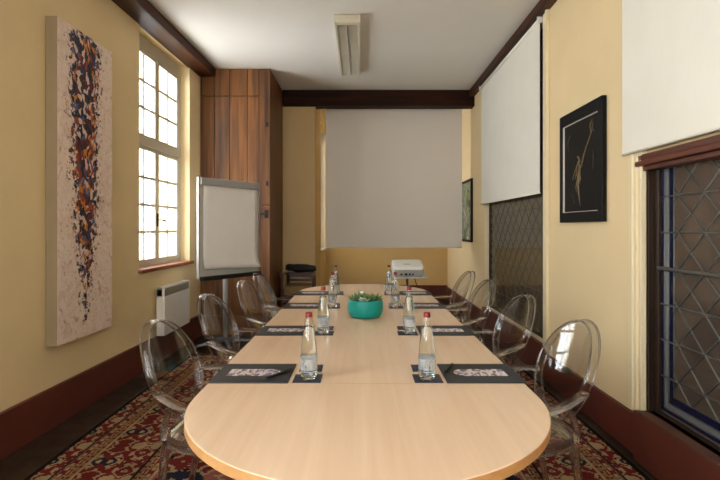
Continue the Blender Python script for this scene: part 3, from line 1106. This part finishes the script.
# ------------------------------------------------------------------ projector and its stand
PY = 5.45
ps = at(409, 275.6, PY)
st = thing('projector_stand', (ps.x, PY, 0), 'slim grey projector stand behind the far end of the table', 'stand')
hz = ps.z
b = MB(); b.box(-.20, .20, -.16, .18, hz - .018, hz, 0.004); b.build('shelf', M['board'], st)
b = MB(); b.tube([(-.02, 0, .04), (-.02, 0, hz - .018)], .016, 12); b.build('pole', M['steel'], st)
b = MB()
for k in range(4):
    a = PI / 4 + k * PI / 2
    b.tube([(-.02, 0, .05), (-.02 + .28 * math.cos(a), .28 * math.sin(a), .016)], [.018, .014], 8)
b.build('base', M['metal_grey'], st)
b = MB(); b.tube(bez((.05, -.13, hz - .02), (.06, -.16, hz - .10), (.12, -.1, hz - .12), (.16, .0, hz - .3), 10), .005, 6)
b.build('cable', M['black'], st)
pr = thing('projector', (ps.x - .02, PY, hz), 'white projector standing on the slim stand behind the table', 'projector')
xf = Matrix.Translation((0, 0, .04)) @ Matrix.Rotation(R(12), 4, 'X')
b = MB()
W, D, H = .175, .17, .105
rings = []
for sx, z in ((.97, 0.0), (1.0, .012), (1.0, H - .02), (.97, H - .006), (.9, H)):
    ring = []
    for k in range(40):
        a = 2 * PI * k / 40
        e = .28
        ca, sa = math.cos(a), math.sin(a)
        ring.append(xf @ Vector((W * sx * math.copysign(abs(ca) ** e, ca), D * sx * math.copysign(abs(sa) ** e, sa), z)))
    rings.append(ring)
b.ring_loft(rings)
b.build('housing', M['white'], pr)
b = MB(); b.box(-W * .9, W * .9, -D - .002, -D + .01, .008, H - .028, 0.003, xf=xf)
pp = b.build('connector_panel', M['proj_side'], pr)
for k, (xx, ww) in enumerate(((-.03, .03), (.012, .02), (.045, .016), (-.08, .02))):
    b = MB(); b.box(xx - ww / 2, xx + ww / 2, -D - .005, -D, .018, .038, 0.002, xf=xf)
    b.build('socket', M['lens'], pp)
for xx in (-.13, .13):
    b = MB(); b.tube([(xx, -.12, .0005), (xx, -.12, .03)], .012, 8); b.build('foot', M['black'], pr)
b = MB(); b.tube([(0, .14, .0005), (0, .14, .062)], .012, 8); b.build('foot', M['black'], pr)
b = MB(); b.tube([tuple(xf @ Vector((.06, D - .01, .045))), tuple(xf @ Vector((.06, D + .02, .045)))], .03, 20); b.build('lens', M['lens'], pr)
b = MB(); b.box(-.05, .03, -.06, -.03, H - .001, H + .003, 0.001, xf=xf); b.build('button_strip', M['proj_side'], pr)

# ------------------------------------------------------------------ projection screen
SY = 7.24
s0, s1 = at(326, 0, SY).x, at(462, 0, SY).x
zb = at(0, 248, SY).z
sc_ = thing('projection_screen', ((s0 + s1) / 2, SY, zb), 'large pale pull-down projection screen hanging behind the dark cross beam', 'screen')
hw = (s1 - s0) / 2
b = MB(); b.box(-hw, hw, -.002, .002, 0.012, 3.17 - zb); b.build('fabric', M['screen'], sc_)
b = MB(); b.tube([(-hw, 0, .008), (hw, 0, .008)], .009, 10); b.build('bottom_bar', M['screen'], sc_)
b = MB(); b.box(-hw - .04, hw + .04, -.04, .05, 3.16 - zb, 3.26 - zb, 0.008); b.build('roller_case', M['white'], sc_)
for s_ in (-1, 1):
    b = MB(); b.box(s_ * (hw - .1) - .02, s_ * (hw - .1) + .02, -.025, .025, 3.255 - zb, CEIL + .002 - zb, 0.003); b.build('bracket', M['white'], sc_)

# ------------------------------------------------------------------ roller blinds
def blind(y0, y1, z0, z1, xp, label):
    t = thing('roller_blind', (xp, (y0 + y1) / 2, z0), label, 'blind', 'roller blinds on the leaded windows')
    h = (y1 - y0) / 2
    H = z1 - z0
    b = MB(); b.box(-.0015, .0015, -h, h, .012, H, 0); b.build('fabric', M['blind'], t)
    b = MB(); b.tube([(0, -h, .008), (0, h, .008)], .008, 8); b.build('hem_bar', M['blind'], t)
    b = MB(); b.tube([(.0, -h - .01, H + .005), (.0, h + .01, H + .005)], .022, 14); b.build('roller', M['blind'], t)
    for s_ in (-1, 1):
        b = MB(); b.box(-.03, .03, s_ * (h + .012) - .004, s_ * (h + .012) + .004, H - .025, H + .035, 0.002); b.build('bracket', M['white'], t)
    return t
blind(4.33, 6.42, 1.655, 3.215, 1.612, 'long off-white roller blind half lowered over the far leaded window')
blind(0.75, 2.94, 1.782, 3.2, 1.601, 'off-white roller blind over the near leaded window with wooden transom')

# ------------------------------------------------------------------ flip chart
fl = Vector((-1.715, 5.05)); fr = Vector((-1.228, 5.78))
mid = (fl + fr) / 2
ang = math.atan2(fr.y - fl.y, fr.x - fl.x)
hwf = (fr - fl).length / 2 - .012
fc = thing('flip_chart', (mid.x, mid.y, 0), 'flip chart with white paper pad on a grey star base before the cupboard', 'flip chart', None, ang)
# local: x along the board, -y is the side facing the table
tz_ = 1.875; bz_ = .795
b = MB(); b.box(-hwf, hwf, 0.0, .018, bz_ + .03, tz_, 0.004); b.build('board', M['board'], fc)
b = MB(); b.box(-hwf - .012, -hwf + .006, -.012, .026, bz_ + .01, tz_ + .01, 0.004)
b.build('edge_strip', M['clamp'], fc)
b = MB(); b.box(hwf - .006, hwf + .012, -.012, .026, bz_ + .01, tz_ + .01, 0.004)
b.build('edge_strip', M['clamp'], fc)
b = MB(); b.box(-hwf + .006, hwf - .006, -.035, .0, tz_ - .075, tz_ + .005, 0.008)
b.build('paper_clamp', M['clamp'], fc)
b = MB(); b.box(-hwf + .006, hwf - .006, -.06, .0, bz_ - .01, bz_ + .035, 0.006)
b.build('pen_tray', M['black'], fc)
b = MB()
NX, NZ = 12, 16
gr = []
for i in range(NZ + 1):
    f_ = i / NZ
    row = []
    for j in range(NX + 1):
        u = j / NX
        x = -hwf + .05 + u * (2 * hwf - .075)
        z = tz_ - .07 - f_ * (tz_ - .07 - bz_ - .115 + .03 * u)
        curl = -.012 - .05 * max(0, f_ - .8) / .2 * (.35 + .65 * u) * max(0, f_ - .8) / .2
        row.append((x + .02 * u * max(0, f_ - .85) / .15, curl, z))
    gr.append(row)
vf = [[b.bm.verts.new(p) for p in r] for r in gr]
vb = [[b.bm.verts.new((p[0], p[1] + .006, p[2])) for p in r] for r in gr]
for i in range(NZ):
    for j in range(NX):
        b.face([vf[i][j], vf[i][j + 1], vf[i + 1][j + 1], vf[i + 1][j]], True)
        b.face([vb[i][j], vb[i + 1][j], vb[i + 1][j + 1], vb[i][j + 1]], True)
for i in range(NZ):
    b.face([vf[i][0], vf[i + 1][0], vb[i + 1][0], vb[i][0]]); b.face([vf[i][NX], vb[i][NX], vb[i + 1][NX], vf[i + 1][NX]])
for j in range(NX):
    b.face([vf[NZ][j], vf[NZ][j + 1], vb[NZ][j + 1], vb[NZ][j]])
b.build('paper_pad', M['paper'], fc)
b = MB(); b.tube([(-.02, .06, .08), (-.02, .06, 1.5)], .03, 12); b.build('pole', M['clamp'], fc)
for k in range(5):
    a = R(20) + k * 2 * PI / 5
    c0 = Vector((-.02, .05, .085))
    e = c0 + Vector((.34 * math.cos(a), .34 * math.sin(a), -.02))
    b = MB(); b.tube([c0, e], [.03, .022], 8, flat=(1, .7))
    leg = b.build('leg', M['metal_grey'], fc)
    b = MB(); b.lathe([(0, -.02), (.012, -.02), (.022, -.01), (.024, 0), (.022, .01), (.012, .02), (0, .02)], (0, 0, 0), 12)
    ca = b.build('caster', M['black'], leg)
    ca.location = (e.x, e.y, .026); ca.rotation_euler = (PI / 2, 0, a)

# ------------------------------------------------------------------ radiator
rd = thing('panel_radiator', (XL(5.08), 5.08, .28), 'white panel convector heater on the wall below the white window', 'radiator')
dx = 0.0
b = MB(); b.box(.025, .105, -.35, .35, 0, .385, 0.006); b.box(.025, .085, -.35, .35, .385, .465, 0.004)
b.box(.025, .105, -.35, -.34, .38, .48, .003); b.box(.025, .105, .34, .35, .38, .48, .003); b.box(.025, .107, -.35, .35, .462, .48, .005)
b.build('body', M['radiator'], rd)
b = MB()
for k in range(7):
    b.box(.085, .103, -.338, .338, .392 + k * .0105, .397 + k * .0105)
b.build('grille', M['grille'], rd)
b = MB(); b.box(0.002, .03, -.22, -.18, .08, .40); b.box(0.002, .03, .18, .22, .08, .40); b.build('bracket', M['radiator'], rd)

# ------------------------------------------------------------------ pictures
pt = thing('abstract_painting', (XL(3.51) + .004, 3.51, 1.655), 'tall narrow abstract oil painting of a dark colourful streak on pale canvas, window wall', 'painting')
hp, hh = .33, 1.095
def tp(p): return Vector((p[0] + .028 * p[1], p[1], p[2]))
b = MB(); b.box(0, .078, -hp, hp, -hh, hh, 0.003, xf=tp); b.build('canvas', M['shaded_canvas_edge'], pt)
b = MB(); b.box(.0775, .081, -hp + .002, hp - .002, -hh + .002, hh - .002, 0, xf=tp); b.build('painted_face', M['painting'], pt)

bp = thing('framed_picture', (XR - .002, 3.54, 1.81), 'black framed dark picture with thin white line and ochre figure on the cream wall', 'picture')
hy_, hz_ = .342, .422
b = MB()
fwid = .062
b.box(-.032, 0, -hy_, -hy_ + fwid, -hz_, hz_, .003); b.box(-.032, 0, hy_ - fwid, hy_, -hz_, hz_, .003)
b.box(-.032, 0, -hy_ + fwid, hy_ - fwid, -hz_, -hz_ + fwid + .01, .003); b.box(-.032, 0, -hy_ + fwid, hy_ - fwid, hz_ - fwid - .02, hz_, .003)
b.build('frame', M['frame_black'], bp)
M['dark_field'] = plain('dark_painted_field', (15, 13, 12), 0.5, spec=0.2, var=0.25, vscale=8)
b = MB(); b.box(-.02, -.004, -hy_ + .05, hy_ - .05, -hz_ + .05, hz_ - .05); b.build('dark_panel', M['dark_field'], bp)
b = MB()
iy, iz0, iz1 = hy_ - fwid - .005, -hz_ + fwid + .015, hz_ - fwid - .03
b.box(-.0335, -.019, iy - .004, iy, iz0, iz1); b.box(-.0335, -.019, -iy, iy, iz1 - .004, iz1); b.box(-.0335, -.019, -iy, iy, iz0, iz0 + .003)
b.build('mount_line', M['white_line'], bp)
def stroke(b, pts, r):
    """flat brush stroke on the picture plane; (y, z) points"""
    b.tube([(-.0205, p[0], p[1]) for p in pts], r, 8, flat=(1, 1))
b = MB().use(M['gold_paint'])
# thin figure reaching upward (y positive = away from the viewer, left in the photo)
for pts, r in (([(-.02, -.02), (-.05, .05), (-.09, .11), (-.17, .21), (-.2, .27)], [.008, .009, .006, .004, .002]),
               ([(.03, .03), (.0, -.02), (.02, -.08), (.03, -.15), (.02, -.22), (.0, -.3)], [.004, .012, .014, .011, .007, .002]),
               ([(.02, .04), (.08, -.03), (.12, -.08), (.13, -.1)], [.006, .006, .004, .002]),
               ([(.0, .02), (.03, .06), (.05, .07)], [.006, .009, .004]),
               ([(.05, -.1), (.07, -.16), (.06, -.2)], [.004, .006, .002]),
               ([(.0, .0), (.015, -.05), (-.005, -.1), (.01, -.14)], [.004, .012, .009, .003]), ([(.05, .0), (.06, -.06), (.09, -.1)], [.003, .007, .002]),
               ([(-.16, .2), (-.15, .26), (-.18, .3)], [.002, .005, .002])):
    stroke(b, pts, [q * .9 for q in r])
b.use(M['gold_dim'])
for pts, r in (([(.17, .25), (.21, .2), (.2, .13)], [.002, .006, .002]), ([(-.19, -.05), (-.2, .02), (-.19, .08)], [.002, .005, .002]),
               ([(.15, -.2), (.11, -.25), (.09, -.28)], [.002, .006, .002]), ([(-.21, .3), (-.18, .24), (-.22, .2)], [.002, .006, .002])):
    stroke(b, pts, [q * .9 for q in r])
b.build('brush_strokes', None, bp)

gp = thing('framed_picture', (XR - .002, 7.42, 1.605), 'small black framed green abstract picture beside the projection screen', 'picture')
hy_, hz_ = .40, .47
b = MB()
b.box(-.03, 0, -hy_, -hy_ + .035, -hz_, hz_, .003); b.box(-.03, 0, hy_ - .035, hy_, -hz_, hz_, .003)
b.box(-.03, 0, -hy_ + .035, hy_ - .035, -hz_, -hz_ + .035, .003); b.box(-.03, 0, -hy_ + .035, hy_ - .035, hz_ - .035, hz_, .003)
b.build('frame', M['frame_black'], gp)
b = MB(); b.box(-.018, -.004, -hy_ + .03, hy_ - .03, -hz_ + .03, hz_ - .03); b.build('print', M['picture'], gp)

# ------------------------------------------------------------------ ceiling lamp (switched off)
lp = thing('ceiling_lamp', (-.13, 5.28, CEIL), 'long cream fluorescent ceiling lamp with twin louvres, switched off', 'lamp')
b = MB()
hl, hwid, hd = .80, .122, .075
b.box(-hwid, hwid, -hl, hl, -.03, 0, .004)
b.box(-hwid, -hwid + .022, -hl, hl, -hd, -.03, .004); b.box(hwid - .022, hwid, -hl, hl, -hd, -.03, .004)
b.box(-hwid + .022, hwid - .022, -hl, -hl + .06, -hd, -.03, .004); b.box(-hwid + .022, hwid - .022, hl - .02, hl, -hd, -.03, .004)
b.build('housing', M['lamp_body'], lp)
for s_ in (-1, 1):
    b = MB()
    cxl = s_ * .05
    b.box(cxl - .046, cxl - .043, -hl + .06, hl - .02, -hd + .004, -.032); b.box(cxl + .043, cxl + .046, -hl + .06, hl - .02, -hd + .004, -.032)
    k = -hl + .085
    while k < hl - .03:
        b.box(cxl - .043, cxl + .043, k - .0012, k + .0012, -hd + .006, -.04)
        k += .036
    b.build('louvre', M['louvre'], lp)
    b = MB(); b.tube([(cxl, -hl + .06, -.042), (cxl, hl - .02, -.042)], .009, 10); b.build('lamp_tube', M['tube'], lp)

# ------------------------------------------------------------------ old armchair in the corner, with a black bag
AX, AY = -.86, 6.69
ac = thing('wooden_armchair', (AX, AY, 0), 'old dark wooden armchair with tan seat in the far corner beside the cupboard', 'chair', None, R(-90))
# local +x is the chair's front
def turned(p, q, r, n=9):
    P, Q = Vector(p), Vector(q)
    pts = [P.lerp(Q, i / n) for i in range(n + 1)]
    return pts, [r * (1.0 if i % 3 else 1.35) * (0.85 if i % 2 else 1) for i in range(n + 1)]
for sx, sy, zt_ in ((.2, .21, .72), (.2, -.21, .72)):
    b = MB(); p_, r_ = turned((sx, sy, 0.001), (sx, sy, zt_), .02); b.tube(p_, r_, 10); b.build('leg', M['chair_wood'], ac)
for sy in (.19, -.19):
    b = MB(); b.tube([(-.24, sy, 0.001), (-.2, sy, .42), (-.24, sy, .70)], [.02, .024, .02], 8); b.build('leg', M['chair_wood'], ac)
    b = MB(); b.tube(bez((-.22, sy * 1.02, .68), (-.05, sy * 1.1, .74), (.1, sy * 1.1, .70), (.25, sy * 1.16, .72), 8), [.018] * 9, 8); b.build('armrest', M['chair_wood'], ac)
b = MB(); b.box(-.23, .22, -.21, .21, .36, .43, .006); b.build('seat_rail', M['chair_wood'], ac)
b = MB(); b.box(-.21, .2, -.19, .19, .425, .56, .04); b.build('seat_cushion', M['seat_cloth'], ac)
b = MB(); b.box(-.25, -.22, -.19, .19, .64, .715, .008); b.box(-.25, -.225, -.19, .19, .58, .61, .006); b.build('backrest', M['chair_wood'], ac)
b = MB()
rings = []
for x_, hy2, hz2 in ((-.24, .06, .015), (-.2, .16, .03), (-.05, .21, .038), (.1, .2, .034), (.2, .15, .028), (.25, .06, .015)):
    rings.append([(x_, hy2 * math.cos(2 * PI * k / 16), .018 + hz2 * math.sin(2 * PI * k / 16) + .012 * math.sin(k * 1.7 + x_ * 20)) for k in range(16)])
b.ring_loft(rings)
bag = b.build('black_bag', M['bag'])
bag.location = (AX + .02, AY - .02, .768)
bag.rotation_euler = (0, R(3), R(8))
bag.scale = (.86, .9, 1.25)
tag(bag, 'folded black cloth bag lying across the arms of the old wooden armchair', 'bag')
